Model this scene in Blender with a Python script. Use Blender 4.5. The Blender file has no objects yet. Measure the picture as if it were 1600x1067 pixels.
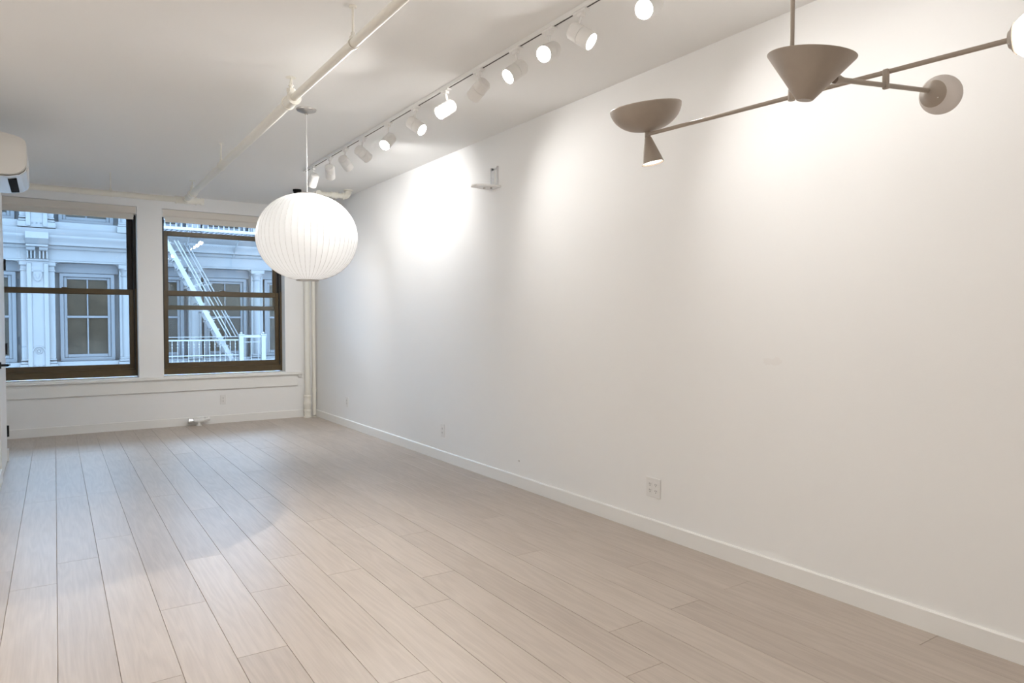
import bpy, bmesh, math, random
from mathutils import Vector, Matrix, Euler
random.seed(7)
scene = bpy.context.scene
COL = scene.collection
R = math.radians

# ------------------------------------------------------------------ camera, world, exposure
cam_d = bpy.data.cameras.new('camera'); cam = bpy.data.objects.new('camera', cam_d); COL.objects.link(cam)
cam_d.sensor_fit = 'HORIZONTAL'; cam_d.sensor_width = 36.0; cam_d.lens = 1080.0*36.0/1600.0
cam_d.clip_start = 0.02; cam_d.clip_end = 300
cam.location = (0, 0, 1.25); cam.rotation_euler = (R(90-1.62), 0, R(-33.84))
scene.camera = cam

world = bpy.data.worlds.new('dusk_sky'); scene.world = world; world.use_nodes = True
SKY_COL = (0.45, 0.675, 1.0, 1); SKY_STR = 12.8
wb = world.node_tree.nodes['Background']; wb.inputs['Color'].default_value = SKY_COL; wb.inputs['Strength'].default_value = SKY_STR

vs = scene.view_settings
vs.view_transform = 'Standard'; vs.look = 'None'; vs.gamma = 1.0; vs.use_curve_mapping = False
vs.exposure = 0.17
scene.cycles.diffuse_bounces = 6; scene.cycles.max_bounces = 10
scene.cycles.use_light_tree = False; scene.cycles.use_adaptive_sampling = True; scene.cycles.adaptive_threshold = 0.035; scene.cycles.adaptive_min_samples = 16
LAMP_COL = (1.0, 0.985, 0.968)
HEAD_W = 30.0            # watts of one track head

# ------------------------------------------------------------------ materials
def nmat(name):
    m = bpy.data.materials.new(name); m.use_nodes = True
    nt = m.node_tree; b = nt.nodes['Principled BSDF']
    return m, nt, b
def mat(name, col, rough=0.5, metal=0.0, var=0.0, scale=8.0, bump=0.0, bscale=60.0, spec=0.5):
    m, nt, b = nmat(name)
    b.inputs['Base Color'].default_value = (*col, 1); b.inputs['Roughness'].default_value = rough
    b.inputs['Metallic'].default_value = metal; b.inputs['Specular IOR Level'].default_value = spec
    tc = nt.nodes.new('ShaderNodeTexCoord')
    if var > 0:
        n = nt.nodes.new('ShaderNodeTexNoise'); n.inputs['Scale'].default_value = scale; n.inputs['Detail'].default_value = 4
        r = nt.nodes.new('ShaderNodeValToRGB')
        r.color_ramp.elements[0].position = .3; r.color_ramp.elements[1].position = .7
        r.color_ramp.elements[0].color = (*[c*(1-var) for c in col], 1); r.color_ramp.elements[1].color = (*[min(1, c*(1+var)) for c in col], 1)
        nt.links.new(tc.outputs['Object'], n.inputs['Vector']); nt.links.new(n.outputs['Fac'], r.inputs['Fac'])
        nt.links.new(r.outputs['Color'], b.inputs['Base Color'])
    if bump > 0:
        n2 = nt.nodes.new('ShaderNodeTexNoise'); n2.inputs['Scale'].default_value = bscale; n2.inputs['Detail'].default_value = 3
        bp = nt.nodes.new('ShaderNodeBump'); bp.inputs['Strength'].default_value = bump; bp.inputs['Distance'].default_value = .002
        nt.links.new(tc.outputs['Object'], n2.inputs['Vector']); nt.links.new(n2.outputs['Fac'], bp.inputs['Height'])
        nt.links.new(bp.outputs['Normal'], b.inputs['Normal'])
    return m
def emit(name, col, s):
    m, nt, b = nmat(name)
    b.inputs['Base Color'].default_value = (*col, 1); b.inputs['Emission Color'].default_value = (*col, 1); b.inputs['Emission Strength'].default_value = s
    return m
def oak():
    m, nt, b = nmat('whitewashed_oak')
    tc = nt.nodes.new('ShaderNodeTexCoord'); oi = nt.nodes.new('ShaderNodeObjectInfo')
    off = nt.nodes.new('ShaderNodeVectorMath'); off.operation = 'SCALE'; off.inputs[3].default_value = 37.0
    comb = nt.nodes.new('ShaderNodeCombineXYZ')
    for i in range(3): nt.links.new(oi.outputs['Random'], comb.inputs[i])
    nt.links.new(comb.outputs[0], off.inputs[0])
    add = nt.nodes.new('ShaderNodeVectorMath'); add.operation = 'ADD'
    nt.links.new(tc.outputs['Object'], add.inputs[0]); nt.links.new(off.outputs[0], add.inputs[1])
    # long grain: cathedral rings from distorted wave, fine pores from stretched noise
    mp = nt.nodes.new('ShaderNodeMapping'); mp.inputs['Scale'].default_value = (9.0, 0.75, 9.0); nt.links.new(add.outputs[0], mp.inputs['Vector'])
    n1 = nt.nodes.new('ShaderNodeTexNoise'); n1.inputs['Scale'].default_value = 1.0; n1.inputs['Detail'].default_value = 2.0; nt.links.new(mp.outputs[0], n1.inputs['Vector'])
    ml = nt.nodes.new('ShaderNodeMath'); ml.operation = 'MULTIPLY'; ml.inputs[1].default_value = 55.0; nt.links.new(n1.outputs['Fac'], ml.inputs[0])
    sn = nt.nodes.new('ShaderNodeMath'); sn.operation = 'SINE'; nt.links.new(ml.outputs[0], sn.inputs[0])
    mp2 = nt.nodes.new('ShaderNodeMapping'); mp2.inputs['Scale'].default_value = (150.0, 6.0, 40.0); nt.links.new(add.outputs[0], mp2.inputs['Vector'])
    n2 = nt.nodes.new('ShaderNodeTexNoise'); n2.inputs['Scale'].default_value = 1.0; n2.inputs['Detail'].default_value = 3.0; nt.links.new(mp2.outputs[0], n2.inputs['Vector'])
    n3 = nt.nodes.new('ShaderNodeTexNoise'); n3.inputs['Scale'].default_value = 2.2; nt.links.new(add.outputs[0], n3.inputs['Vector'])
    def mm(op, a, bb):
        k = nt.nodes.new('ShaderNodeMath'); k.operation = op
        for i, v in enumerate((a, bb)):
            if isinstance(v, (int, float)): k.inputs[i].default_value = v
            else: nt.links.new(v, k.inputs[i])
        return k.outputs[0]
    g = mm('MULTIPLY', sn.outputs[0], 0.10)
    g = mm('ADD', g, mm('MULTIPLY', mm('SUBTRACT', n2.outputs['Fac'], .5), 0.55))
    g = mm('ADD', g, mm('MULTIPLY', mm('SUBTRACT', n3.outputs['Fac'], .5), 0.35))
    g = mm('ADD', g, mm('MULTIPLY', mm('SUBTRACT', oi.outputs['Random'], .5), 0.28))
    g = mm('ADD', g, 0.5)
    r = nt.nodes.new('ShaderNodeValToRGB')
    r.color_ramp.elements[0].position = 0.0; r.color_ramp.elements[0].color = (0.37, 0.308, 0.258, 1)
    r.color_ramp.elements[1].position = 1.0; r.color_ramp.elements[1].color = (0.555, 0.48, 0.413, 1)
    nt.links.new(g, r.inputs['Fac']); nt.links.new(r.outputs['Color'], b.inputs['Base Color'])
    b.inputs['Roughness'].default_value = 0.36; b.inputs['Specular IOR Level'].default_value = 0.4
    bp = nt.nodes.new('ShaderNodeBump'); bp.inputs['Strength'].default_value = 0.12; bp.inputs['Distance'].default_value = .001
    nt.links.new(n2.outputs['Fac'], bp.inputs['Height']); nt.links.new(bp.outputs['Normal'], b.inputs['Normal'])
    return m
def pane_glass(name, refl=1.6):
    m = bpy.data.materials.new(name); m.use_nodes = True; nt = m.node_tree
    for n in list(nt.nodes): nt.nodes.remove(n)
    out = nt.nodes.new('ShaderNodeOutputMaterial'); mix = nt.nodes.new('ShaderNodeMixShader')
    tr = nt.nodes.new('ShaderNodeBsdfTransparent'); tr.inputs['Color'].default_value = (.93, .95, .94, 1)
    gl = nt.nodes.new('ShaderNodeBsdfGlossy'); gl.inputs['Roughness'].default_value = 0.0
    fr = nt.nodes.new('ShaderNodeFresnel'); fr.inputs['IOR'].default_value = 1.5
    mu = nt.nodes.new('ShaderNodeMath'); mu.operation = 'MULTIPLY'; mu.inputs[1].default_value = refl; mu.use_clamp = True
    nt.links.new(fr.outputs[0], mu.inputs[0]); nt.links.new(mu.outputs[0], mix.inputs['Fac'])
    nt.links.new(tr.outputs[0], mix.inputs[1]); nt.links.new(gl.outputs[0], mix.inputs[2]); nt.links.new(mix.outputs[0], out.inputs['Surface'])
    return m
def lampshade(name, col, trans=0.45):
    m = bpy.data.materials.new(name); m.use_nodes = True; nt = m.node_tree
    for n in list(nt.nodes): nt.nodes.remove(n)
    out = nt.nodes.new('ShaderNodeOutputMaterial'); mix = nt.nodes.new('ShaderNodeMixShader'); mix.inputs['Fac'].default_value = trans
    d = nt.nodes.new('ShaderNodeBsdfDiffuse'); d.inputs['Color'].default_value = (*col, 1)
    t = nt.nodes.new('ShaderNodeBsdfTranslucent'); t.inputs['Color'].default_value = (*col, 1)
    nt.links.new(d.outputs[0], mix.inputs[1]); nt.links.new(t.outputs[0], mix.inputs[2]); nt.links.new(mix.outputs[0], out.inputs['Surface'])
    return m

M = dict(
    wall=mat('wall_paint', (.86, .855, .84), .62, bump=.10, bscale=180),
    putty=mat('dried_putty', (.835, .82, .80), .75),
    holefill=mat('nail_hole_filler', (.55, .52, .48), .8),
    ceil=mat('ceiling_paint', (.86, .855, .84), .75, bump=.08, bscale=120),
    trim=mat('trim_paint', (.84, .83, .80), .38),
    oak=oak(),
    under=mat('subfloor', (.42, .31, .22), .8, var=.15),
    pipe=mat('cream_pipe_paint', (.80, .775, .70), .35),
    bronze=mat('bronze_window_metal', (.085, .056, .022), .38, var=.12, scale=20),
    darkmetal=mat('dark_frame_metal', (.022, .019, .016), .45, var=.1),
    glass=pane_glass('window_glass', 1.5),
    shade_fab=mat('roller_shade_fabric', (.72, .68, .62), .8, bump=.2, bscale=500),
    valance=mat('shade_valance', (.74, .69, .62), .55),
    globe=lampshade('bubble_shade', (.92, .925, .925), .42),
    rib=mat('shade_wire', (.62, .61, .59), .6),
    nickel=mat('brushed_nickel', (.46, .44, .42), .38, 1.0, var=.08, scale=40),
    chrome=mat('polished_steel', (.72, .72, .72), .16, 1.0),
    steel=mat('zinc_steel', (.74, .75, .76), .34, .75),
    cord=mat('white_cord', (.84, .84, .83), .5),
    trackw=mat('white_track', (.83, .82, .80), .4),
    slot=mat('track_slot', (.05, .045, .04), .7),
    lens=emit('lamp_lens', (1.0, .98, .955), 38.0),
    taupe=mat('taupe_enamel', (.375, .318, .264), .42, var=.03, scale=30),
    taupe_in=mat('taupe_inner', (.66, .62, .57), .6),
    opal_on=emit('lit_opal_glass', (1.0, .93, .84), 6.0),
    opal_off=lampshade('unlit_opal_glass', (.80, .76, .73), .45),
    ac=mat('white_plastic', (.80, .78, .745), .32),
    ac_gloss=mat('glossy_white_plastic', (.80, .82, .84), .10),
    black=mat('black_plastic', (.008, .008, .008), .7, spec=.1),
    blackm=mat('black_iron', (.016, .016, .017), .42, .6),
    plate=mat('outlet_plastic', (.80, .79, .77), .35),
    facade=mat('painted_cast_iron', (.086, .087, .088), .6, var=.05, scale=3.0),
    facade_g=mat('painted_window_wood', (.051, .053, .057), .6, var=.06, scale=4.0),
    dkglass=mat('dark_far_glass', (.020, .016, .011), .12, var=.3, scale=2.0, spec=.10),
    iron_w=mat('white_painted_iron', (.128, .130, .132), .5, var=.06, scale=9.0),
    street=mat('asphalt', (.15, .15, .155), .9, var=.15, scale=2.0),
    brick=mat('outer_brick', (.30, .20, .16), .9, var=.2, scale=5.0),
)

# ------------------------------------------------------------------ mesh helpers
class MB:
    def __init__(s): s.bm = bmesh.new()
    def box(s, x0, x1, y0, y1, z0, z1, bev=0.0, mtx=None, seg=1):
        t = bmesh.new(); bmesh.ops.create_cube(t, size=1.0)
        for v in t.verts:
            v.co = Vector(((x0+x1)/2+v.co.x*(x1-x0), (y0+y1)/2+v.co.y*(y1-y0), (z0+z1)/2+v.co.z*(z1-z0)))
        if bev > 0: bmesh.ops.bevel(t, geom=list(t.edges), offset=bev, segments=seg, affect='EDGES')
        s._merge(t, mtx); return s
    def _merge(s, t, mtx=None):
        if mtx is not None: bmesh.ops.transform(t, matrix=mtx, verts=list(t.verts))
        me = bpy.data.meshes.new('tmp'); t.to_mesh(me); t.free(); s.bm.from_mesh(me); bpy.data.meshes.remove(me)
    def lathe(s, prof, seg=24, mtx=None, close=False):
        """prof: list of (radius, z)"""
        t = bmesh.new(); rings = []
        for r, z in prof:
            if r < 1e-6: rings.append([t.verts.new((0, 0, z))])
            else: rings.append([t.verts.new((r*math.cos(2*math.pi*i/seg), r*math.sin(2*math.pi*i/seg), z)) for i in range(seg)])
        for a, b in zip(rings, rings[1:]):
            for i in range(seg):
                j = (i+1) % seg
                q = [a[i % len(a)], a[j % len(a)], b[j % len(b)], b[i % len(b)]]
                u = []
                for v in q:
                    if v not in u: u.append(v)
                if len(u) > 2:
                    try: t.faces.new(u)
                    except ValueError: pass
        bmesh.ops.recalc_face_normals(t, faces=list(t.faces))
        s._merge(t, mtx); return s
    def cyl(s, p0, p1, r, seg=16, r1=None, cap=True):
        p0, p1 = Vector(p0), Vector(p1); d = p1-p0; L = d.length
        q = d.to_track_quat('Z', 'Y').to_matrix().to_4x4(); q.translation = p0
        r1 = r if r1 is None else r1
        pr = [(r, 0), (r1, L)]
        if cap: pr = [(0, 0)]+pr+[(0, L)]
        return s.lathe(pr, seg, q)
    def tube(s, pts, r, seg=10):
        """bent tube through points, mitred"""
        pts = [Vector(p) for p in pts]; t = bmesh.new(); rings = []
        up = None
        for i, p in enumerate(pts):
            a = (pts[i]-pts[i-1]).normalized() if i else (pts[1]-pts[0]).normalized()
            b = (pts[i+1]-pts[i]).normalized() if i < len(pts)-1 else a
            d = (a+b).normalized()
            if up is None:
                up = Vector((0, 0, 1)) if abs(d.z) < .9 else Vector((1, 0, 0))
            x = d.cross(up).normalized(); y = x.cross(d).normalized(); up = y
            k = 1/max(.3, math.cos(a.angle(b)/2)) if a.angle(b) > 1e-4 else 1
            rings.append([t.verts.new(p+(x*math.cos(2*math.pi*j/seg)+y*math.sin(2*math.pi*j/seg))*r) for j in range(seg)])
        for A, B in zip(rings, rings[1:]):
            for j in range(seg): t.faces.new((A[j], A[(j+1) % seg], B[(j+1) % seg], B[j]))
        t.faces.new(rings[0]); t.faces.new(list(reversed(rings[-1])))
        bmesh.ops.recalc_face_normals(t, faces=list(t.faces)); s._merge(t); return s
    def prism(s, poly, y0, y1, axis='Y'):
        """poly in (x,z) extruded along Y (or poly in (y,z) along X)"""
        t = bmesh.new()
        f = (lambda a, b, c: (a, c, b)) if axis == 'Y' else (lambda a, b, c: (c, a, b)) if axis == 'X' else (lambda a, b, c: (a, b, c))
        A = [t.verts.new(f(a, b, y0)) for a, b in poly]; B = [t.verts.new(f(a, b, y1)) for a, b in poly]
        t.faces.new(A); t.faces.new(list(reversed(B)))
        n = len(poly)
        for i in range(n): t.faces.new((A[i], B[i], B[(i+1) % n], A[(i+1) % n]))
        bmesh.ops.recalc_face_normals(t, faces=list(t.faces)); s._merge(t); return s
    def sphere(s, c, r, u=20, v=12, mtx=None):
        t = bmesh.new(); bmesh.ops.create_uvsphere(t, u_segments=u, v_segments=v, radius=r)
        for w in t.verts: w.co += Vector(c)
        s._merge(t, mtx); return s
    def build(s, name, material, parent=None, smooth=35, loc=None):
        me = bpy.data.meshes.new(name)
        if loc is not None:
            bmesh.ops.translate(s.bm, verts=list(s.bm.verts), vec=-Vector(loc))
        s.bm.to_mesh(me); s.bm.free(); me.materials.append(M[material] if isinstance(material, str) else material)
        if smooth:
            for p in me.polygons: p.use_smooth = True
            me.set_sharp_from_angle(angle=R(smooth))
        return link(name, me, parent, loc)
def link(name, me, parent=None, loc=None):
    o = bpy.data.objects.new(name, me); COL.objects.link(o)
    if loc is not None: o.location = loc
    if parent is not None:
        o.parent = parent
        if loc is not None: o.location = Vector(loc)
        o.matrix_parent_inverse = parent_world(parent).inverted()
    return o
def parent_world(p):
    m = Matrix.LocRotScale(p.location, p.rotation_euler, p.scale)
    if p.parent: m = parent_world(p.parent) @ p.matrix_parent_inverse @ m
    return m
def empty(name, loc, label, cat, group=None):
    o = bpy.data.objects.new(name, None); COL.objects.link(o); o.location = loc; o.empty_display_size = .05
    return tag(o, label, cat, group)
def tag(o, label, cat=None, group=None):
    o['label'] = label
    if cat: o['category'] = cat
    if group: o['group'] = group
    return o
def struct(o, label=None):
    o['kind'] = 'structure'
    if label: o['label'] = label
    return o
def axis_mtx(p, d):
    """matrix that puts local +Z along d at p"""
    q = Vector(d).to_track_quat('Z', 'Y').to_matrix().to_4x4(); q.translation = Vector(p); return q

# ------------------------------------------------------------------ room shell
XR, YW, ZC = 2.94, 9.09, 2.72           # right wall, window wall, ceiling
XL = -0.33                               # left wall with the door
YB, XLL = -3.6, -3.0                     # far behind the camera, wide part of the room
YSTEP, ZC2 = 7.88, 2.745                 # ceiling step near the windows
floor = struct(MB().box(XLL, XR+.2, YB, YW+.3, -.12, -.012).build('floor', 'under', smooth=0), 'pale whitewashed oak plank floor')
ceiling = struct(MB().box(XLL-.2, XR+.2, YB-.2, YSTEP, ZC, ZC+.25).box(XLL-.2, XR+.2, YSTEP, YW+.31, ZC2, ZC+.25).build('ceiling', 'ceil', smooth=0), 'white painted ceiling')
wall_r = struct(MB().box(XR, XR+.2, YB, YW+.31, -.12, ZC+.2).build('wall_right', 'wall', smooth=0), 'long bare white wall washed by spotlights')
WIN = [(-.55, .87), (1.13, 2.55)]; WZ0, WZ1 = .60, 2.585
wb_ = MB().box(XLL-.2, XR, YW, YW+.31, -.12, WZ0).box(XLL-.2, XR, YW, YW+.31, WZ1, ZC+.2)
wb_.box(XLL-.2, WIN[0][0], YW, YW+.31, WZ0, WZ1).box(WIN[0][1], WIN[1][0], YW, YW+.31, WZ0, WZ1).box(WIN[1][1], XR, YW, YW+.31, WZ0, WZ1)
struct(wb_.build('wall_back', 'wall', smooth=0), 'white end wall with two sash windows')
struct(MB().box(-.85, XL, 5.0, 7.72, -.12, ZC+.05).box(-.95, -.75, 7.72, YW, -.12, ZC+.05).box(XLL, -.85, 5.0, 5.2, -.12, ZC+.05).build('wall_left', 'wall', smooth=0), 'white wall with a door at the left edge')
struct(MB().box(XLL-.2, XLL, YB, 5.2, -.12, ZC+.1).build('wall_side', 'wall', smooth=0))
struct(MB().box(XLL-.2, XR+.2, YB-.2, YB, -.12, ZC+.1).build('wall_front', 'wall', smooth=0))

# small traces of use on the long wall: a smoothed-over putty patch and a filled nail hole
def wall_dab(name, y, z, ry, rz, matn, seed):
    rr = random.Random(seed); t = MB()
    n = 18; k = [1+rr.uniform(-.22, .22) for _ in range(n)]
    t.prism([(y+ry*k[j]*math.cos(2*math.pi*j/n), z+rz*k[j]*math.sin(2*math.pi*j/n)) for j in range(n)], XR-.0007, XR+.001, 'X')
    t.build(name, matn, wall_r, 0)
wall_dab('putty_patch', 2.125, 1.055, .022, .018, 'putty', 1); wall_dab('putty_patch', 2.075, 1.058, .030, .020, 'putty', 2)
wall_dab('nail_hole', 4.289, .200, .010, .007, 'holefill', 3)

# planks: rows run towards the windows; joints as seen in the photograph
PW = .1855
joints = {-1: [3.932], 0: [4.251], 1: [4.596, 5.86, 2.657], 2: [7.153, 3.307], 3: [3.934, 2.675], 4: [3.294], 5: [], 6: [3.313], 7: [2.723],
          8: [3.979, 3.023], 9: [3.689, 1.772], 10: [5.244, 2.069], 11: [3.031, 4.969], 12: [2.086], 13: [], 14: [2.104], 15: [2.775]}
def rowx(k, y): return -.010+PW*k+.0063*y
for k in range(-4, 16):
    js = sorted(joints.get(k, []))
    if not js: js = [2.2+((k*7) % 5)*.37]
    y = js[0]
    while y > -.2: y -= random.uniform(1.45, 2.1); js.insert(0, y)
    y = js[-1]
    while y < YW+.02: y += random.uniform(1.5, 2.1); js.append(y)
    for ya, yb in zip(js, js[1:]):
        yb = min(yb, YW+.0); ya = max(ya, -.6)
        if yb-ya < .02: continue
        g = .0007
        xa0, xa1, xb0, xb1 = rowx(k, ya)+g, rowx(k+1, ya)-g, rowx(k, yb)+g, rowx(k+1, yb)-g
        cx, cy = (xa0+xb1)/2, (ya+yb)/2
        t = bmesh.new(); zt = random.uniform(-.0006, 0); bv = .0008
        lo = [(xa0, ya+g), (xa1, ya+g), (xb1, yb-g), (xb0, yb-g)]
        hi = [(xa0+bv, ya+g+bv), (xa1-bv, ya+g+bv), (xb1-bv, yb-g-bv), (xb0+bv, yb-g-bv)]
        V0 = [t.verts.new((x-cx, yy-cy, -.012)) for x, yy in lo]; V1 = [t.verts.new((x-cx, yy-cy, zt-bv)) for x, yy in lo]; V2 = [t.verts.new((x-cx, yy-cy, zt)) for x, yy in hi]
        for A, B in ((V0, V1), (V1, V2)):
            for i in range(4): t.faces.new((A[i], A[(i+1) % 4], B[(i+1) % 4], B[i]))
        t.faces.new(V2)
        me = bpy.data.meshes.new('plank'); t.to_mesh(me); t.free(); me.materials.append(M['oak'])
        link('plank', me, floor, (cx, cy, 0))
# floor of the unseen wide part keeps one broad board field
MBo = MB().box(XLL, rowx(-4, 0)-.004, YB, 5.0, -.012, -.0005); MBo.build('floor_field', 'oak', floor, 0)
MBo = MB().box(rowx(-4, 0)-.002, XR, YB, -.62, -.012, -.0005); MBo.build('floor_field', 'oak', floor, 0)

# baseboards
struct(MB().prism([(XR, 0), (XR-.014, 0), (XR-.014, .084), (XR-.009, .09), (XR, .09)], YB, YW-.014).build('baseboard_right', 'trim', smooth=0), 'low white baseboard along the long wall')
struct(MB().prism([(YW, 0), (YW-.014, 0), (YW-.014, .092), (YW-.009, .098), (YW, .098)], -.75, XR, 'X').build('baseboard_back', 'trim', smooth=0), 'white baseboard under the windows')
struct(MB().box(XL, XL+.014, 5.2, 6.70, 0, .10, .002).box(XL, XL+.016, 7.66, 7.725, 0, .105, .002).build('baseboard_left', 'trim', smooth=0), 'short white baseboard beside the door')
# window stool and apron
struct(MB().box(-.75, 2.75, YW-.055, YW+.02, .566, .597, .004).box(WIN[0][0], WIN[0][1], YW-.01, YW+.20, .575, .605).box(WIN[1][0], WIN[1][1], YW-.01, YW+.20, .575, .605).build('trim_1', 'trim', smooth=0), 'white window stool running under both windows')
struct(MB().box(-.75, 2.705, YW-.022, YW, .42, .566, .002).box(2.705, 2.74, YW-.035, YW, .535, .566, .002).build('trim_2', 'trim', smooth=0), 'flat white apron board below the window stool')

# ------------------------------------------------------------------ windows
def sash(parent, x0, x1, z0, z1, y0, y1, st, rb, rt, matn):
    s = MB().box(x0, x0+st, y0, y1, z0, z1, .002).box(x1-st, x1, y0, y1, z0, z1, .002).box(x0+st, x1-st, y0, y1, z0, z0+rb, .002).box(x0+st, x1-st, y0, y1, z1-rt, z1, .002)
    # inner glazing bead
    ym = (y0+y1)/2; b = .008
    s.box(x0+st, x0+st+b, ym-.010, ym+.010, z0+rb, z1-rt).box(x1-st-b, x1-st, ym-.010, ym+.010, z0+rb, z1-rt).box(x0+st, x1-st, ym-.010, ym+.010, z0+rb, z0+rb+b).box(x0+st, x1-st, ym-.010, ym+.010, z1-rt-b, z1-rt)
    o = s.build('sash', matn, parent, 0)
    g = MB().box(x0+st-.004, x1-st+.004, ym-.003, ym+.003, z0+rb-.004, z1-rt+.004).build('pane', 'glass', o, 0)
    return o
def make_window(n, x0, x1, drop, label):
    f = MB()
    y0, y1 = YW+.155, YW+.29
    f.box(x0, x0+.032, y0, y1, WZ0+.02, WZ1, .002).box(x1-.032, x1, y0, y1, WZ0+.02, WZ1, .002).box(x0, x1, y0, y1, WZ1-.05, WZ1, .002)
    # side tracks beside the upper sash
    f.box(x0+.032, x0+.048, YW+.235, YW+.25, WZ0+.05, WZ1).box(x1-.048, x1-.032, YW+.235, YW+.25, WZ0+.05, WZ1)
    w = struct(f.build('window_%d' % n, 'darkmetal', smooth=0), label)
    MB().box(x0, x1, YW+.145, y1, WZ0+.012, WZ0+.085, .003).box(x0+.01, x1-.01, YW+.16, y1, WZ0+.085, WZ0+.10).build('sill', 'bronze', w, 0)
    MB().box(x0-.0, x0+.02, YW+.15, YW+.20, WZ0+.085, 1.64).box(x1-.02, x1, YW+.15, YW+.20, WZ0+.085, 1.64).build('jamb_cover', 'bronze', w, 0)
    sash(w, x0+.022, x1-.022, .698, 1.630, YW+.185, YW+.225, .048, .048, .056, 'bronze')
    z1 = 2.535-drop
    sash(w, x0+.034, x1-.034, 1.578-drop, z1, YW+.238, YW+.278, .048, .048, .050, 'bronze' if drop > .05 else 'darkmetal')
    MB().box((x0+x1)/2-.03, (x0+x1)/2+.03, YW+.195, YW+.235, 1.630, 1.642, .003).build('latch', 'bronze', w, 0)
    return w
make_window(1, *WIN[0], 0.0, 'bronze double hung window at the left edge, both sashes closed')
make_window(2, *WIN[1], 0.18, 'bronze double hung window with its upper sash lowered')

def roller_shade(x0, x1, label):
    t = empty('roller_shade', ((x0+x1)/2, YW+.06, 2.44), label, 'window shade', 'roller shades over the windows')
    prof = [(YW+.012, 2.582), (YW+.012, 2.512), (YW+.018, 2.503), (YW+.026, 2.500), (YW+.105, 2.500), (YW+.105, 2.582)]
    MB().prism(prof, x0+.012, x1-.012, 'X').build('valance', 'valance', t, 0)
    MB().box(x0+.004, x0+.012, YW+.010, YW+.11, 2.495, 2.583, .001).build('end_cap', 'trim', t, 0)
    MB().box(x1-.012, x1-.004, YW+.010, YW+.11, 2.495, 2.583, .001).build('end_cap', 'trim', t, 0)
    MB().cyl((x0+.03, YW+.062, 2.50), (x1-.03, YW+.062, 2.50), .030, 20).build('roll', 'shade_fab', t)
    MB().box(x0+.035, x1-.035, YW+.031, YW+.0325, 2.452, 2.51).build('fabric', 'shade_fab', t, 0)
    MB().box(x0+.035, x1-.035, YW+.028, YW+.036, 2.435, 2.455, .002).build('hem_bar', 'shade_fab', t, 0)
roller_shade(*WIN[0], 'beige roller shade rolled up above the left edge window')
roller_shade(*WIN[1], 'beige roller shade rolled up above the window behind the globe lamp')

# ------------------------------------------------------------------ door in the left wall
door = struct(MB().box(XL-.002, XL+.006, 6.74, 7.645, .012, 2.05, .001).build('door_1', 'trim', smooth=0), 'white door at the left edge seen almost edge on')
for z in (.27, 1.01, 1.76):
    h = MB().cyl((XL+.013, 7.66, z-.05), (XL+.013, 7.66, z+.05), .009, 12).box(XL+.001, XL+.009, 7.64, 7.68, z-.05, z+.05)
    h.build('hinge', 'blackm', door)
hd = MB().cyl((XL+.004, 6.80, .905), (XL+.014, 6.80, .905), .027, 20).cyl((XL+.012, 6.80, .905), (XL+.058, 6.80, .905), .010, 14).tube([(XL+.056, 6.792, .905), (XL+.060, 6.82, .905), (XL+.062, 6.90, .905), (XL+.060, 6.935, .906)], .0085, 10)
tag(hd.build('handle', 'blackm', door), 'black lever handle')

# ------------------------------------------------------------------ wall mounted air conditioner
ac = empty('air_conditioner', (XL, 6.13, 2.22), 'white wall mounted air conditioner high at the left edge', 'air conditioner')
prof = [(XL, 2.520), (-.240, 2.515), (-.170, 2.503), (-.130, 2.490), (-.113, 2.478), (-.106, 2.455), (-.104, 2.330), (-.108, 2.300), (-.122, 2.275), (-.150, 2.252), (-.200, 2.238), (XL, 2.232)]
MB().prism(prof, 5.755, 6.505).build('body', 'ac', ac, 40)
prof2 = [(x-(.003 if x > XL else 0), z-(.002 if z > 2.4 else -.002)) for x, z in prof]
MB().prism(prof2, 5.73, 5.753).build('end_panel', 'ac', ac, 40)
MB().prism(prof2, 6.507, 6.53).build('end_panel', 'ac', ac, 40)
MB().prism([(-.106, 2.298), (-.119, 2.270), (-.148, 2.246), (-.205, 2.231), (-.33, 2.226), (-.33, 2.221), (-.204, 2.226), (-.146, 2.240), (-.115, 2.266), (-.102, 2.297)], 5.76, 6.50).build('flap', 'ac_gloss', ac, 40)
MB().prism([(-.215, 2.2285), (-.165, 2.2365), (-.165, 2.2255), (-.215, 2.2195)], 5.85, 6.42).build('air_outlet', 'black', ac, 0)

# ------------------------------------------------------------------ sprinkler piping under the ceiling
XP, ZP = 1.20, 2.545
sp = empty('sprinkler_pipe', (XP, 4.1, ZP), 'cream painted sprinkler pipe run hung below the ceiling', 'pipe')
MB().cyl((XP, -3.5, ZP), (XP, 4.06, ZP), .0215, 18).build('pipe', 'pipe', sp)
MB().cyl((XP, 4.16, ZP), (XP+.01, 7.90, ZP-.025), .030, 20).build('pipe', 'pipe', sp)
MB().cyl((-.75, 7.90, 2.515), (1.36, 7.90, 2.515), .029, 20).build('pipe', 'pipe', sp)
def collar(p, d, r, l, name='coupling'):
    p, d = Vector(p), Vector(d).normalized()
    m = MB().cyl(p-d*l/2, p+d*l/2, r, 20).cyl(p-d*(l/2+.002), p-d*(l/2-.012), r*1.12, 20).cyl(p+d*(l/2-.012), p+d*(l/2+.002), r*1.12, 20)
    return m.build(name, 'pipe', sp)
collar((XP, 4.11, ZP), (0, 1, 0), .036, .13)
MB().cyl((XP, 4.11, ZP), (XP, 4.11, ZP+.06), .022, 16).cyl((XP, 4.11, ZP+.045), (XP, 4.11, ZP+.066), .026, 6).build('tee', 'pipe', sp)
collar((XP+.01, 7.90, 2.515), (1, 0, 0), .037, .20, 'tee')
collar((XP+.01, 7.82, 2.517), (0, 1, 0), .036, .09)
MB().cyl((1.35, 7.90, 2.515), (1.38, 7.90, 2.515), .036, 20).build('end_cap', 'pipe', sp)
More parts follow.
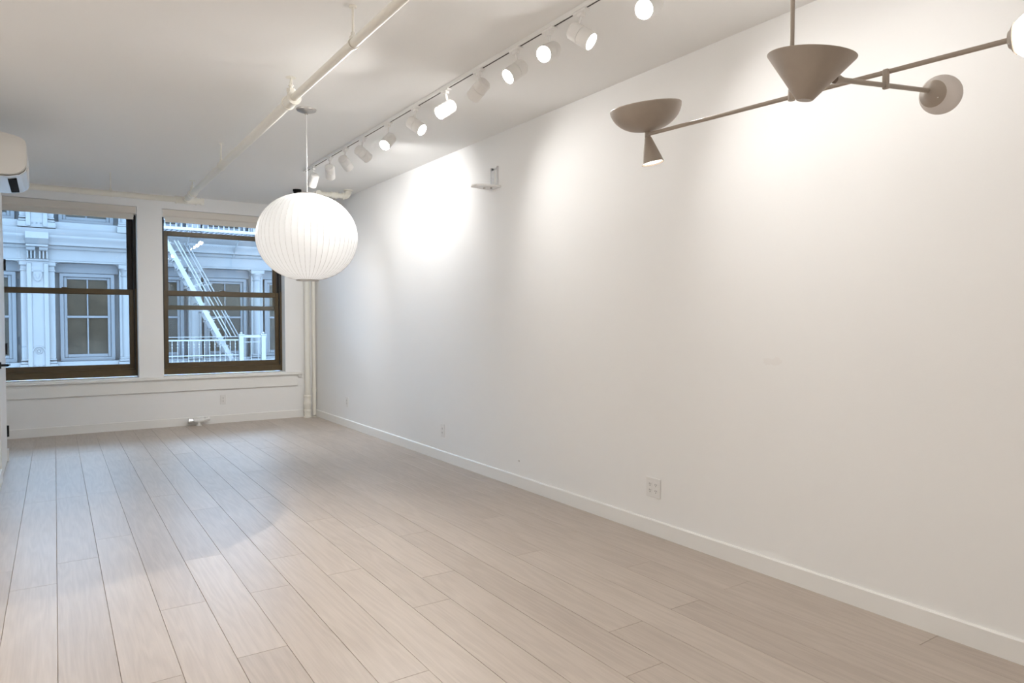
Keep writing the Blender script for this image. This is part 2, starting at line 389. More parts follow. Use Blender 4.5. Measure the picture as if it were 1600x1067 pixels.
collar((XP+.008, 7.50, 2.522), (0, 1, 0), .036, .10)
def hanger(x, y, zt, zb, r):
    m = MB().cyl((x, y, zb+r), (x, y, zt), .006, 10).cyl((x, y, zt-.008), (x, y, zt), .018, 16).cyl((x, y, zb+r+.012), (x, y, zb+r+.03), .011, 6)
    for i in range(24):
        a0, a1 = 2*math.pi*i/24, 2*math.pi*(i+1)/24
        m.box(-.0015, .0015, -.010, .010, -.5, .5, mtx=Matrix.Translation((x+(r+.003)*math.cos((a0+a1)/2), y, zb+(r+.003)*math.sin((a0+a1)/2))) @ Matrix.Rotation(-(a0+a1)/2+0, 4, 'Y') @ Matrix.Scale((r+.004)*2*math.sin(math.pi/24), 4, (0, 0, 1)))
    m.box(x-.014, x+.014, y-.011, y+.011, zb+r+.002, zb+r+.014)
    m.build('hanger', 'pipe', sp)
hanger(XP, 3.12, ZC, ZP, .0215)
hanger(XP, 0.6, ZC, ZP, .0215)
hanger(XP+.005, 6.10, ZC, ZP-.013, .030)
hanger(.53, 7.90, ZC2, 2.515, .029)
def sprinkler(x, y, z):
    m = MB().cyl((x, y, z), (x, y, z+.018), .011, 12).cyl((x, y, z+.016), (x, y, z+.022), .016, 6)
    m.tube([(x, y-.010, z+.02), (x, y-.020, z+.035), (x, y-.014, z+.052), (x, y, z+.062)], .003, 8).tube([(x, y+.010, z+.02), (x, y+.020, z+.035), (x, y+.014, z+.052), (x, y, z+.062)], .003, 8)
    m.cyl((x, y, z+.02), (x, y, z+.06), .004, 8)
    sh = m.build('sprinkler_head', 'pipe', sp)
    d = MB().cyl((x, y, z+.064), (x, y, z+.0665), .027, 24)
    for i in range(12):
        a = i*math.pi/6; d.box(-.003, .003, .024, .031, 0, .0018, mtx=Matrix.Translation((x, y, z+.0645)) @ Matrix.Rotation(a, 4, 'Z'))
    d.build('deflector', 'pipe', sh)
sprinkler(XP, 4.11, ZP+.066); sprinkler(XP+.008, 7.50, 2.585)
MB().cyl((XP+.008, 7.50, 2.522), (XP+.008, 7.50, 2.588), .02, 14).build('tee', 'pipe', sp)

# elbow pipe by the right wall, going up into the ceiling
ep = empty('elbow_pipe', (2.80, 7.46, 2.64), 'cream elbow pipe rising into the ceiling beside the right wall', 'pipe')
zE = 2.648
MB().cyl((2.80, 7.46, zE+.03), (2.80, 7.46, ZC), .026, 18).build('riser', 'pipe', ep)
MB().cyl((2.80, 7.46, ZC-.010), (2.80, 7.46, ZC), .052, 24).build('flange', 'pipe', ep)
arc = [(2.80-.045*(1-math.cos(a)), 7.46, zE+.045-.045*math.sin(a)) for a in [i*math.pi/16 for i in range(9)]]
MB().tube([(2.80, 7.46, zE+.055)]+arc+[(2.745, 7.46, zE)], .034, 16).cyl((2.80, 7.46, zE+.036), (2.80, 7.46, zE+.055), .038, 18).cyl((2.735, 7.46, zE), (2.755, 7.46, zE), .038, 18).build('elbow', 'pipe', ep, 50)
MB().cyl((2.46, 7.46, zE), (2.75, 7.46, zE), .026, 18).build('pipe', 'pipe', ep)
MB().cyl((2.60, 7.46, zE), (2.67, 7.46, zE), .034, 18).cyl((2.655, 7.46, zE), (2.672, 7.46, zE), .038, 18).build('coupling', 'pipe', ep)
MB().cyl((2.46, 7.43, zE), (2.46, 7.56, zE), .034, 18).build('elbow', 'pipe', ep)
MB().cyl((2.46, 7.50, zE), (2.46, YW, zE), .026, 18).build('pipe', 'pipe', ep)

# corner risers
def riser(x, y, r, label, fit):
    t = empty('riser_pipe', (x, y, 0), label, 'pipe')
    MB().cyl((x, y, .02), (x, y, ZC2), r, 20).build('pipe', 'pipe', t)
    if fit:
        MB().lathe([(0, 0), (.054, 0), (.054, .014), (.045, .022), (0, .022)], 24, Matrix.Translation((x, y, 0))).build('flange', 'pipe', t)
        MB().lathe([(0, .022), (.040, .022), (.040, .075), (.047, .078), (.047, .10), (.040, .105), (.044, .16), (.052, .175), (.050, .205), (.044, .215), (.044, .26), (.050, .268), (.050, .285), (.042, .295), (0, .295)], 24, Matrix.Translation((x, y, 0))).build('coupling', 'pipe', t)
    else:
        MB().lathe([(0, 0), (.032, 0), (.032, .010), (0, .010)], 20, Matrix.Translation((x, y, 0))).build('flange', 'pipe', t)
        MB().lathe([(0, .33), (r+.006, .33), (r+.007, .385), (0, .385)], 20, Matrix.Translation((x, y, 0))).build('coupling', 'pipe', t)
riser(2.803, 8.99, .036, 'thicker cream riser pipe with floor fitting in the room corner', True)
riser(2.902, 9.02, .024, 'thinner cream riser pipe tight in the room corner', False)

# radiator valve left on the floor
vx, vy = 1.49, 9.015
va = empty('radiator_valve', (vx, vy, 0), 'white painted capped radiator valve at the foot of the window wall', 'valve')
MB().cyl((vx, vy, 0), (vx, vy, .045), .020, 16).lathe([(0, 0), (.034, 0), (.034, .006), (0, .006)], 20, Matrix.Translation((vx, vy, 0))).cyl((vx-.055, vy, .062), (vx+.055, vy, .062), .026, 18).cyl((vx-.02, vy, .062), (vx+.015, vy, .062), .031, 18).build('body', 'trim', va)
MB().cyl((vx-.075, vy, .062), (vx-.055, vy, .062), .019, 16).cyl((vx-.115, vy, .062), (vx-.072, vy, .062), .031, 8).build('union_nut', 'steel', va, 20)
MB().cyl((vx+.055, vy, .066), (vx+.105, vy, .072), .014, 14).cyl((vx+.075, vy, .068), (vx+.075, vy, .104), .009, 10).cyl((vx+.100, vy, .071), (vx+.125, vy, .074), .020, 8).build('stem', 'trim', va, 20)

# ------------------------------------------------------------------ outlets
def outlet(p, normal, gangs, label):
    """p centre on the wall surface; normal 'X' faces -X (right wall), 'Y' faces -Y (window wall)"""
    t = empty('power_outlet', p, label, 'outlet', 'white power outlets on the walls')
    rot = Matrix.Rotation(R(-90), 4, 'Z') if normal == 'X' else Matrix.Identity(4)
    mt = Matrix.Translation(p) @ rot           # local: face towards -Y, width along X
    w = .035 if gangs == 1 else .058; h = .058
    MB().box(-w, w, -.0065, 0, -h, h, .0025, mtx=mt).build('cover_plate', 'plate', t, 0)
    for gx in ([0] if gangs == 1 else [-.023, .023]):
        f = MB().box(gx-.0165, gx+.0165, -.0082, -.005, -.0335, .0335, .001, mtx=mt).build('receptacle', 'plate', t, 0)
        s = MB()
        for zc in (.0185, -.0185):
            s.box(gx-.0072, gx-.0048, -.0087, -.008, zc-.002, zc+.0075, mtx=mt).box(gx+.0048, gx+.0072, -.0087, -.008, zc-.001, zc+.0065, mtx=mt)
            s.box(gx-.0024, gx+.0024, -.0087, -.008, zc-.0100, zc-.0055, .0008, mtx=mt)
        s.build('slots', 'slot', f, 0)
outlet((XR, 2.888, .277), 'X', 2, 'double white outlet with four sockets, nearest on the long wall')
outlet((XR, 5.50, .272), 'X', 1, 'single white outlet midway along the long wall baseboard')
outlet((XR, 7.90, .300), 'X', 1, 'single white outlet on the long wall close to the corner pipes')
outlet((1.783, YW, .290), 'Y', 1, 'single white outlet below the window with the lowered sash')

# ------------------------------------------------------------------ wall bracket
bk = empty('wall_bracket', (XR, 4.62, 2.31), 'small steel bracket with a flat tray on the long wall', 'bracket')
m = MB(); y0, y1 = 4.575, 4.665; xw = XR-.004
m.box(xw, XR, y0, y0+.028, 2.31, 2.462, .001).box(xw, XR, y1-.028, y1, 2.31, 2.462, .001).box(xw, XR, y0, y1, 2.445, 2.462, .001).box(xw, XR, y0, y1, 2.31, 2.335, .001)
m.box(XR-.016, XR, y0-.003, y0, 2.31, 2.466).box(XR-.016, XR, y1, y1+.003, 2.31, 2.466)
m.build('slotted_plate', 'steel', bk, 0)
m = MB(); t = bmesh.new()
m.prism([(XR, 4.54), (XR-.08, 4.54), (XR-.19, 4.60), (XR-.205, 4.64), (XR-.19, 4.68), (XR-.08, 4.70), (XR, 4.70)], 2.300, 2.312, 'Z')
m.box(XR-.14, XR-.10, 4.60, 4.64, 2.312, 2.320, .002)
m.build('tray', 'plate', bk, 0)
for dx, yy in ((.05, 4.60), (.09, 4.64)): MB().cyl((XR-dx, yy, 2.290), (XR-dx, yy, 2.302), .008, 12).build('screw', 'nickel', bk)

# black sensor on the ceiling
sn = empty('ceiling_sensor', (2.32, 7.75, ZC), 'small round black sensor on the ceiling above the globe lamp', 'sensor')
MB().lathe([(0, 0), (.046, 0), (.046, -.022), (.040, -.024), (.040, -.040), (.030, -.046), (0, -.047)], 24, Matrix.Translation((2.32, 7.75, ZC))).build('housing', 'black', sn)
MB().lathe([(0, -.047), (.018, -.047), (.014, -.054), (0, -.056)], 20, Matrix.Translation((2.32, 7.75, ZC))).build('lens', 'ac_gloss', sn)

# ------------------------------------------------------------------ globe pendant
GX, GY, GZ = 1.507, 4.805, 1.838
gl = empty('globe_pendant', (GX, GY, GZ), 'large white ribbed globe pendant lamp hanging on a thin cord', 'pendant lamp')
RX, RZ, NR = .342, .300, 52
t = bmesh.new(); rings = []
a0, a1 = R(-79), R(80); NV, SUB = 40, 4
for i in range(NV+1):
    a = a0+(a1-a0)*i/NV; r = RX*math.cos(a)**.92; z = RZ*math.sin(a)
    ring = []
    for j in range(NR*SUB):
        ph = 2*math.pi*j/(NR*SUB); u = (j % SUB)/SUB
        rr = r*(1-.0042*math.sin(math.pi*u))
        ring.append(t.verts.new((GX+rr*math.cos(ph), GY+rr*math.sin(ph), GZ+z)))
    rings.append(ring)
for A, B in zip(rings, rings[1:]):
    n = len(A)
    for j in range(n): t.faces.new((A[j], A[(j+1) % n], B[(j+1) % n], B[j]))
o = MB(); o.bm.free(); o.bm = t; o.build('shade', 'globe', gl, 60)
m = MB()
for k in range(NR):
    ph = 2*math.pi*k/NR
    pts = []
    for i in range(0, NV+1, 2):
        a = a0+(a1-a0)*i/NV; r = RX*math.cos(a)**.92+.0003
        pts.append((GX+r*math.cos(ph), GY+r*math.sin(ph), GZ+RZ*math.sin(a)))
    m.tube(pts, .0011, 4)
ribs = m.build('wire_ribs', 'rib', gl, 60); ribs['kind'] = 'stuff'
zb = GZ+RZ*math.sin(a0); rb = RX*math.cos(a0)**.92; zt_ = GZ+RZ*math.sin(a1); rt_ = RX*math.cos(a1)**.92
MB().lathe([(rb-.014, zb+.004), (rb+.003, zb+.004), (rb+.003, zb-.007), (rb-.014, zb-.007), (rb-.014, zb+.004)], 40, Matrix.Translation((GX, GY, 0))).build('bottom_ring', 'nickel', gl)
MB().lathe([(rt_-.014, zt_+.006), (rt_+.003, zt_+.006), (rt_+.003, zt_-.004), (rt_-.014, zt_-.004), (rt_-.014, zt_+.006)], 40, Matrix.Translation((GX, GY, 0))).box(GX-rt_, GX+rt_, GY-.005, GY+.005, zt_-.002, zt_+.003).build('top_ring', 'nickel', gl)
MB().cyl((GX, GY, zt_-.10), (GX, GY, ZC-.01), .0034, 10).build('cord', 'cord', gl)
MB().cyl((GX, GY, zt_-.16), (GX, GY, zt_-.09), .020, 16).build('socket', 'cord', gl)
MB().sphere((GX, GY, zt_-.205), .045, 20, 12).build('bulb', 'opal_off', gl)
MB().lathe([(0, -.034), (.010, -.034), (.014, -.028), (.050, -.016), (.066, -.008), (.068, 0), (0, 0)], 36, Matrix.Translation((GX, GY, ZC))).build('canopy', 'nickel', gl)
ld = bpy.data.lights.new('globe_bulb_light', 'POINT'); ld.energy = 1.5; ld.color = LAMP_COL; ld.shadow_soft_size = .06
lo_ = bpy.data.objects.new('globe_bulb_light', ld); COL.objects.link(lo_); lo_.parent = gl; lo_.location = (0, 0, -.06)

# ------------------------------------------------------------------ track and spotlights
XT = 2.085
tr = empty('light_track', (XT, 3.0, ZC), 'long white ceiling light track carrying the spotlights', 'light track')
MB().box(XT-.0175, XT+.0175, -2.6, 6.70, ZC-.020, ZC, .002).build('rail', 'trackw', tr, 0)
MB().box(XT-.0045, XT+.0045, -2.58, 6.685, ZC-.0206, ZC-.0185).build('slot', 'slot', tr, 0)
MB().box(XT-.019, XT+.019, 6.70, 6.712, ZC-.022, ZC, .001).build('end_cap', 'trackw', tr, 0)
HEADS = [  # body centre y, z, aim, power factor, label
    (6.452, 2.578, (-.041, .689, -.723), 1.35, 'white track spotlight at the far end of the track, tipped toward the windows'),
    (5.992, 2.573, (.309, .736, -.603), 1.0, 'second white track spotlight from the far track end, hanging upright'),
    (5.610, 2.578, (.686, .547, -.481), 1.0, 'third white track spotlight from the far track end, tipped to the wall'),
    (5.225, 2.579, (.843, .343, -.414), 1.4, 'fourth white track spotlight from the far track end, side on with a ring seam'),
    (4.738, 2.571, (-.637, -.41, -.653), 2.3, 'fifth white track spotlight from the far track end, glaring toward the room'),
    (4.278, 2.577, (.42, -.70, -.569), 1.5, 'sixth white track spotlight from the far track end, lens facing right'),
    (3.850, 2.580, (-.815, -.066, -.575), 1.6, 'seventh white track spotlight from the far track end, lens thin toward the left'),
    (3.452, 2.590, (-.168, .847, -.505), .36, 'eighth white track spotlight from the far track end, its lens turned away'),
    (3.074, 2.582, (-.791, .033, -.611), .7, 'ninth white track spotlight from the far track end, round lens facing left'),
    (2.778, 2.590, (-.805, -.343, -.483), .7, 'tenth white track spotlight from the far track end, glaring round lens'),
    (2.532, 2.585, (.43, -.69, -.58), 1.4, 'eleventh white track spotlight from the far track end, last one wholly in the picture'),
    (2.088, 2.555, (-.803, -.283, -.525), .7, 'glaring white track spotlight cut by the top edge of the picture'),
    (1.50, 2.58, (.70, -.2, -.68), .35, 'added unseen track spotlight above and behind the chandelier'),  # this head and the rest below are added out of view for brightness
    (0.55, 2.58, (-.5, -.4, -.75), 1.0, 'added unseen track spotlight over the camera, aimed into the room'),
    (-.70, 2.58, (.6, .1, -.75), .5, 'added unseen track spotlight behind the camera, aimed at the wall'),
    (-1.80, 2.58, (-.6, .1, -.75), 1.0, 'rearmost added unseen track spotlight behind the camera'),
]
HR, HL = .0425, .125
def head_meshes():
    b = HL/2
    rear = MB().lathe([(0, -b), (.030, -b), (.034, -b+.002), (.036, -b+.006), (HR-.001, -b+.012), (HR-.0005, -.0025), (HR-.003, -.002), (0, -.002)], 28)
    front = MB().lathe([(HR-.003, -.002), (HR, 0), (HR, b-.001), (HR-.001, b), (HR-.0045, b), (HR-.0055, b-.010), (HR-.0055, -.002)], 28)
    lens = MB().lathe([(0, b-.0075), (HR-.0060, b-.0075), (HR-.0060, b-.0095), (0, b-.0095)], 28)
    return rear, front, lens
meshes = []
for mb, nm, mt in zip(head_meshes(), ('rear_body', 'front_body', 'lens'), ('trackw', 'trackw', 'lens')):
    me = bpy.data.meshes.new(nm); mb.bm.to_mesh(me); mb.bm.free(); me.materials.append(M[mt])
    for p in me.polygons: p.use_smooth = True
    me.set_sharp_from_angle(angle=R(35)); meshes.append((nm, me))
def mesh_of(mb, nm, mt):
    me = bpy.data.meshes.new(nm); mb.bm.to_mesh(me); mb.bm.free(); me.materials.append(M[mt])
    for p in me.polygons: p.use_smooth = True
    me.set_sharp_from_angle(angle=R(35)); return me
adm = mesh_of(MB().box(-.016, .016, -.045, .045, -.012, 0, .002).box(-.013, .013, -.020, .020, -.030, -.010, .003), 'adaptor', 'trackw')
for i, (hy, hz, d, pw, label) in enumerate(HEADS):
    P = Vector((XT, hy, hz)); d = Vector(d).normalized()
    t = empty('track_spotlight', P, label, 'spotlight', 'white spotlights on the ceiling track')
    q = d.to_track_quat('Z', 'Y')
    for nm, me in meshes:
        o = bpy.data.objects.new(nm, me); COL.objects.link(o); o.parent = t; o.rotation_mode = 'QUATERNION'; o.rotation_quaternion = q
    a = bpy.data.objects.new('adaptor', adm); COL.objects.link(a); a.parent = t; a.location = (0, 0, ZC-.020-hz)
    st = MB().cyl((0, 0, ZC-.046-hz), tuple(-d*.022), .0065, 12)
    me = mesh_of(st, 'stem', 'trackw'); s = bpy.data.objects.new('stem', me); COL.objects.link(s); s.parent = t
    L = bpy.data.lights.new('spot_beam', 'SPOT'); L.energy = HEAD_W*pw*(.66 if d[0] > .2 else 1.7); L.color = LAMP_COL; L.spot_size = R(121); L.spot_blend = 1.0; L.shadow_soft_size = .016
    lo = bpy.data.objects.new('spot_beam', L); COL.objects.link(lo); lo.parent = t; lo.location = d*(HL/2+.004)
    lo.rotation_mode = 'QUATERNION'; lo.rotation_quaternion = (-d).to_track_quat('Z', 'Y')

# ------------------------------------------------------------------ chandelier
ZA = 1.95
A_far, A_near = Vector((1.870, 1.879, ZA)), Vector((1.995, .752, ZA)); adir = (A_near-A_far).normalized()
HUB = Vector((1.930, 1.318, ZA))
ch = empty('chandelier', HUB, 'taupe metal chandelier with bowl, cone and globe shades on crossing arms', 'chandelier')
AR = .0068
MB().cyl(A_far, A_near, AR, 16).build('main_arm', 'taupe', ch)
MB().cyl(HUB, (HUB.x, HUB.y, ZC-.012), .0068, 16).build('stem', 'taupe', ch)
MB().lathe([(0, -.030), (.012, -.030), (.014, -.024), (.060, -.018), (.064, -.012), (.064, 0), (0, 0)], 36, Matrix.Translation((HUB.x, HUB.y, ZC))).build('canopy', 'taupe', ch)
MB().cyl(HUB-Vector((0, 0, .012)), HUB+Vector((0, 0, .022)), .0105, 16).build('hub', 'taupe', ch)
# bowl over the far end
bp_ = []
for i in range(15):
    a = R(90)*i/14; bp_.append((.132*math.sin(a)**.85, -.088*math.cos(a)**1.15))
inner = [(max(0, r-.003), z+.003) for r, z in reversed(bp_)]
MB().lathe(bp_+[(.1305, .001)]+inner, 48, axis_mtx((A_far.x, A_far.y, ZA+.010), (-.172, -.027, .985)) @ Matrix.Translation((0, 0, .088))).build('bowl_shade', 'taupe', ch, 50)
MB().cyl((A_far.x, A_far.y, ZA-.012), (A_far.x, A_far.y, ZA+.014), .011, 16).build('end_hub', 'taupe', ch)
# small cone spot under the far end
ct = Vector((1.8705, 1.8785, 1.940)); cd = (Vector((1.885, 1.866, 1.842))-ct).normalized(); cm = axis_mtx(ct, cd)
CLN = .100
MB().lathe([(0, 0), (.009, 0), (.013, .004), (.0415, CLN), (.0395, CLN), (.012, .010), (0, .010)], 36, cm).build('spot_cone', 'taupe', ch, 50)
MB().lathe([(0, CLN-.006), (.0375, CLN-.006), (.037, CLN-.009), (0, CLN-.009)], 32, cm).build('lens', 'opal_on', ch)
L = bpy.data.lights.new('cone_spot_beam', 'SPOT'); L.energy = 3.0; L.color = LAMP_COL; L.spot_size = R(90); L.spot_blend = .8; L.shadow_soft_size = .03
lo = bpy.data.objects.new('cone_spot_beam', L); COL.objects.link(lo); lo.parent = ch; lo.location = ct+cd*(CLN+.002)-HUB; lo.rotation_mode = 'QUATERNION'; lo.rotation_quaternion = (-cd).to_track_quat('Z', 'Y')
# cross arm with the cone at one end and the unlit globe at the other
B0, B1 = Vector((1.7406, 1.0468, 1.8875)), Vector((2.1883, 1.0375, 1.9392)); bdir = (B1-B0).normalized()
MB().cyl(B0, B1, AR, 16).build('cross_arm', 'taupe', ch)
cn = Vector((1.957, 1.0405, 1.9115))
MB().box(-.006, .006, -.008, .008, -.010, .045, .002, mtx=Matrix.Translation(cn)).cyl(cn+Vector((0, 0, .010)), cn+Vector((0, 0, .032)), .0075, 14).build('connector', 'taupe', ch)
MB().cyl(B0-bdir*.024, B0-bdir*.004, .0115, 18).cyl(B0-bdir*.006, B0+bdir*.010, .0085, 16).build('joint', 'taupe', ch)
rim, tip = Vector((1.6458, 1.0673, 1.9347)), Vector((1.6445, 1.0851, 1.8264)); kd = (rim-tip).normalized(); kl = (rim-tip).length
km = axis_mtx(tip, kd)
MB().lathe([(0, 0), (.0195, 0), (.0225, .003), (.1085, kl-.002), (.1092, kl), (.1070, kl), (.022, .007), (0, .007)], 56, km).build('cone_shade', 'taupe', ch, 40)
def opal(c, d, r, lit):
    """opal glass ball with a metal cap facing the arm (-d)"""
    mm_ = axis_mtx(c, d)
    pr = []
    for i in range(25):
        a = R(-90+180*i/24); pr.append((r*math.cos(a), r*math.sin(a)))
    o = MB().lathe(pr, 40, mm_).build('opal_globe', 'opal_on' if lit else 'opal_off', ch, 60)
    pc = [(0, -r-.006)]
    for i in range(1, 9):
        a = R(-90+40*i/8); pc.append(((r+.003)*math.cos(a), (r+.003)*math.sin(a)-(.003 if i < 5 else 0)))
    pc.append(((r-.001)*math.cos(R(-50)), (r-.001)*math.sin(R(-50))))
    c_ = MB().lathe(pc, 40, mm_).build('globe_cap', 'taupe', ch, 60)
    for s_ in (-1, 1):
        a = R(-66); p = mm_ @ Vector((s_*(r+.004)*math.cos(a)*.72, (r+.004)*math.cos(a)*.72*s_*.9, (r+.004)*math.sin(a)))
        MB().sphere(p, .0026, 10, 6).build('screw', 'chrome', c_)
opal(Vector((2.2500, 1.0300, 1.9360)), bdir, .0575, False)
gc = A_near+adir*.056
opal(gc, adir, .0575, True)
def pt(name, p, e, size=.03, spot=None, aim=(0, 0, 1)):
    l = bpy.data.lights.new(name, 'SPOT' if spot else 'POINT'); l.energy = e*0.5; l.color = LAMP_COL; l.shadow_soft_size = size
    if spot: l.spot_size = R(spot); l.spot_blend = .6
    o = bpy.data.objects.new(name, l); COL.objects.link(o); o.parent = ch; o.location = Vector(p)-HUB
    o.rotation_mode = 'QUATERNION'; o.rotation_quaternion = (-Vector(aim)).to_track_quat('Z', 'Y')
MB().lathe([(0, .012), (.040, .012), (.040, .018), (0, .018)], 24, Matrix.Translation((A_far.x, A_far.y, ZA+.022))).build('lens', 'opal_on', ch)
MB().lathe([(0, .050), (.040, .050), (.040, .056), (0, .056)], 24, km).build('lens', 'opal_on', ch)
pt('bowl_uplight', (A_far.x, A_far.y, ZA+.060), 4.0, .03, 150)
pt('cone_uplight', tip+kd*.075, 4.0, .03, 130, kd)

# ------------------------------------------------------------------ opal fill globes added out of view to brighten the whole room
FILL_LAMP = 16.0
fill_m = emit('fill_lamp_glass', (1.0, .97, .935), FILL_LAMP)
def fill_lamp(x, y, label):
    t = empty('fill_lamp', (x, y, 2.40), label, 'fill lamp', 'added fill lamps out of view')
    MB().sphere((x, y, 2.40), .15, 28, 16).build('opal_globe', fill_m, t, 60)
    MB().cyl((x, y, 2.54), (x, y, ZC), .012, 12).build('stem', 'nickel', t)
    MB().lathe([(0, -.02), (.05, -.02), (.06, 0), (0, 0)], 24, Matrix.Translation((x, y, ZC))).build('canopy', 'nickel', t)
fill_lamp(-1.7, 3.4, 'added unseen fill lamp in the side area nearest the air conditioner wall')
fill_lamp(-1.7, 0.8, 'added unseen fill lamp in the middle of the side area')
fill_lamp(-1.7, -2.0, 'added unseen fill lamp in the rear corner of the side area')
fill_lamp(-2.4, 2.1, 'added unseen fill lamp at the outer wall of the side area')

# ------------------------------------------------------------------ street and the building opposite
struct(MB().box(-30, 34, 9.5, 45, -7.2, -7.0).build('street', 'street', smooth=0), 'dim street below the windows')
FY = 20.0
bd = empty('cast_iron_building', (1.0, FY, -7.0), 'white cast iron building across the street seen through the windows', 'building')
ZS, SH = .11, 3.39
cols = [1.66+1.60*k for k in (0, 1, 2, 3, 4)]           # slender columns right of the wide pier
PX = -.194                                              # wide pier
colsL = [-2.05-1.60*k for k in range(4)]
bays = [(.146, 1.50)]+[(c+.16, c+1.44) for c in cols[:4]]+[(-1.89, -.534)]+[(c+.16, c+1.44) for c in colsL[1:]]
x_lo, x_hi = colsL[-1]-.3, cols[-1]+.3
MB().box(x_lo, x_hi, FY+.42, FY+1.0, -7.0, 5.25).build('wall', 'facade', bd, 0)
wmesh = {}
def far_window(cx, w, z0, h):
    key = (round(w, 3), round(h, 3))
    if key not in wmesh:
        f = MB(); x0, x1 = -w/2, w/2; y0, y1 = .22, .42
        f.box(x0, x0+.09, y0, y1, 0, h, .01).box(x1-.09, x1, y0, y1, 0, h, .01).box(x0, x1, y0, y1, h-.09, h, .01).box(x0, x1, y0, y1, 0, .09, .01)
        f.box(x0+.09, x0+.16, y0+.06, y1, .09, h-.09, .008).box(x1-.16, x1-.09, y0+.06, y1, .09, h-.09, .008).box(x0+.16, x1-.16, y0+.06, y1, h-.15, h-.09, .008).box(x0+.16, x1-.16, y0+.06, y1, .09, .17, .008)
        zm = h*.505
        f.box(x0+.14, x1-.14, y0+.05, y1, zm-.028, zm+.028, .006).box(-.016, .016, y0+.07, y1, .15, h-.13, .005)
        mf = mesh_of(f, 'window', 'facade_g')
        pn = []
        for (a, b) in ((x0+.15, -.014), (.014, x1-.15)):
            for (c, d) in ((.16, zm-.02), (zm+.02, h-.14)):
                pn.append(mesh_of(MB().box(a, b, y0+.11, y0+.13, c, d), 'pane', 'dkglass'))
        wmesh[key] = (mf, pn)
    mf, pn = wmesh[key]
    o = link('window', mf, bd, (cx, FY, z0))
    for p in pn:
        q = bpy.data.objects.new('pane', p); COL.objects.link(q); q.parent = o
def column(x, z0, h):
    m = MB()
    m.box(x-.20, x+.20, FY-.06, FY+.42, z0-.02, z0+.14, .008).box(x-.18, x+.18, FY-.04, FY+.42, z0+.14, z0+.20, .02).box(x-.165, x+.165, FY-.02, FY+.42, z0+.20, z0+.25, .012)
    m.box(x-.155, x+.155, FY+.06, FY+.42, z0+.25, z0+h-.02)
    m.cyl((x, FY+.10, z0+.25), (x, FY+.10, z0+h-.30), .115, 24)
    m.lathe([(.115, 0), (.135, .01), (.135, .03), (.118, .04), (.118, .09), (.150, .15), (.165, .17), (.165, .20), (0, .20)], 24, Matrix.Translation((x, FY+.10, z0+h-.30)))
    m.box(x-.18, x+.18, FY-.06, FY+.42, z0+h-.11, z0+h, .012)
    m.build('column', 'facade', bd, 35)
def wide_pier(z0, h):
    m = MB(); h += .01; sz = z0+h-2.59
    m.box(PX-.215, PX+.215, FY-.04, FY+.42, z0, z0+h)
    # fluted face: raised strips at both edges of a long sunk panel
    m.box(PX-.215, PX-.12, FY-.07, FY-.03, z0+.02, z0+h-.05, .008).box(PX+.12, PX+.215, FY-.07, FY-.03, z0+.02, z0+h-.05, .008)
    for s in (-1, 1):
        xc = PX+s*.275
        m.box(xc-.062, xc+.062, FY+.02, FY+.42, z0+.22, z0+h)
        m.box(xc-.105, xc+.105, FY-.06, FY+.42, z0, z0+.13, .01).box(xc-.09, xc+.09, FY-.03, FY+.42, z0+.13, z0+.19, .02).box(xc-.075, xc+.075, FY-.01, FY+.42, z0+.21, z0+.26, .015)
        m.box(xc-.075, xc+.075, FY-.01, FY+.42, z0+h-.24, z0+h-.20, .01).box(xc-.09, xc+.09, FY-.03, FY+.42, z0+h-.11, z0+h, .015)
    m.build('pier', 'facade', bd, 35)
    # arch and rosette low on the pier, shield near its top
    o = MB()
    pts = [(PX+.115*math.cos(a), FY-.055, z0+.44+.115*math.sin(a)) for a in [math.pi*i/14 for i in range(15)]]
    o.tube(pts, .016, 8).build('arch_moulding', 'facade', bd)
    MB().lathe([(0, .03), (.020, .030), (.026, .012), (.040, .010), (.046, .028), (.060, .026), (.066, 0)], 24, axis_mtx((PX, FY-.04, z0+.44), (0, -1, 0))).build('rosette', 'facade', bd)
    MB().prism([(PX-.075, sz+2.34), (PX+.075, sz+2.34), (PX+.09, sz+2.24), (PX+.05, sz+2.14), (PX, sz+2.10), (PX-.05, sz+2.14), (PX-.09, sz+2.24)], FY-.075, FY-.04).prism([(PX-.035, sz+2.30), (PX+.035, sz+2.30), (PX+.04, sz+2.24), (PX, sz+2.17), (PX-.04, sz+2.24)], FY-.095, FY-.07).box(PX-.12, PX-.07, FY-.07, FY-.04, sz+2.33, sz+2.37).box(PX+.07, PX+.12, FY-.07, FY-.04, sz+2.33, sz+2.37).build('shield', 'facade', bd, 0)
    for k in (-1, 0, 1): MB().sphere((PX+k*.085, FY-.045, z0+.10), .016, 12, 8).build('stud', 'facade', bd)
def console(z0):
    """bracket above the wide pier that carries the cornice"""
    m = MB(); zb, zt = z0+2.59, z0+3.27
    m.box(PX-.225, PX+.225, FY-.10, FY+.42, zb, zb+.05, .008).box(PX-.21, PX+.21, FY-.04, FY+.42, zb+.05, zt)
    for xa in (-.205, -.135, -.065, .035, .105, .175): m.box(PX+xa, PX+xa+.03, FY-.16, FY, zb+.05, zb+.30, .004)
    for s in (-1, 1):
        m.cyl((PX+s*.125-.085, FY-.16, zb+.30), (PX+s*.125+.085, FY-.16, zb+.30), .07, 20)
    m.box(PX-.22, PX+.22, FY-.32, FY, zb+.32, zb+.38, .01)
    m.prism([(FY-.02, zb+.38), (FY-.34, zb+.38), (FY-.46, zb+.50), (FY-.34, zb+.66), (FY-.02, zb+.68)], PX-.225, PX+.225, 'X')
    m.build('console', 'facade', bd, 30)
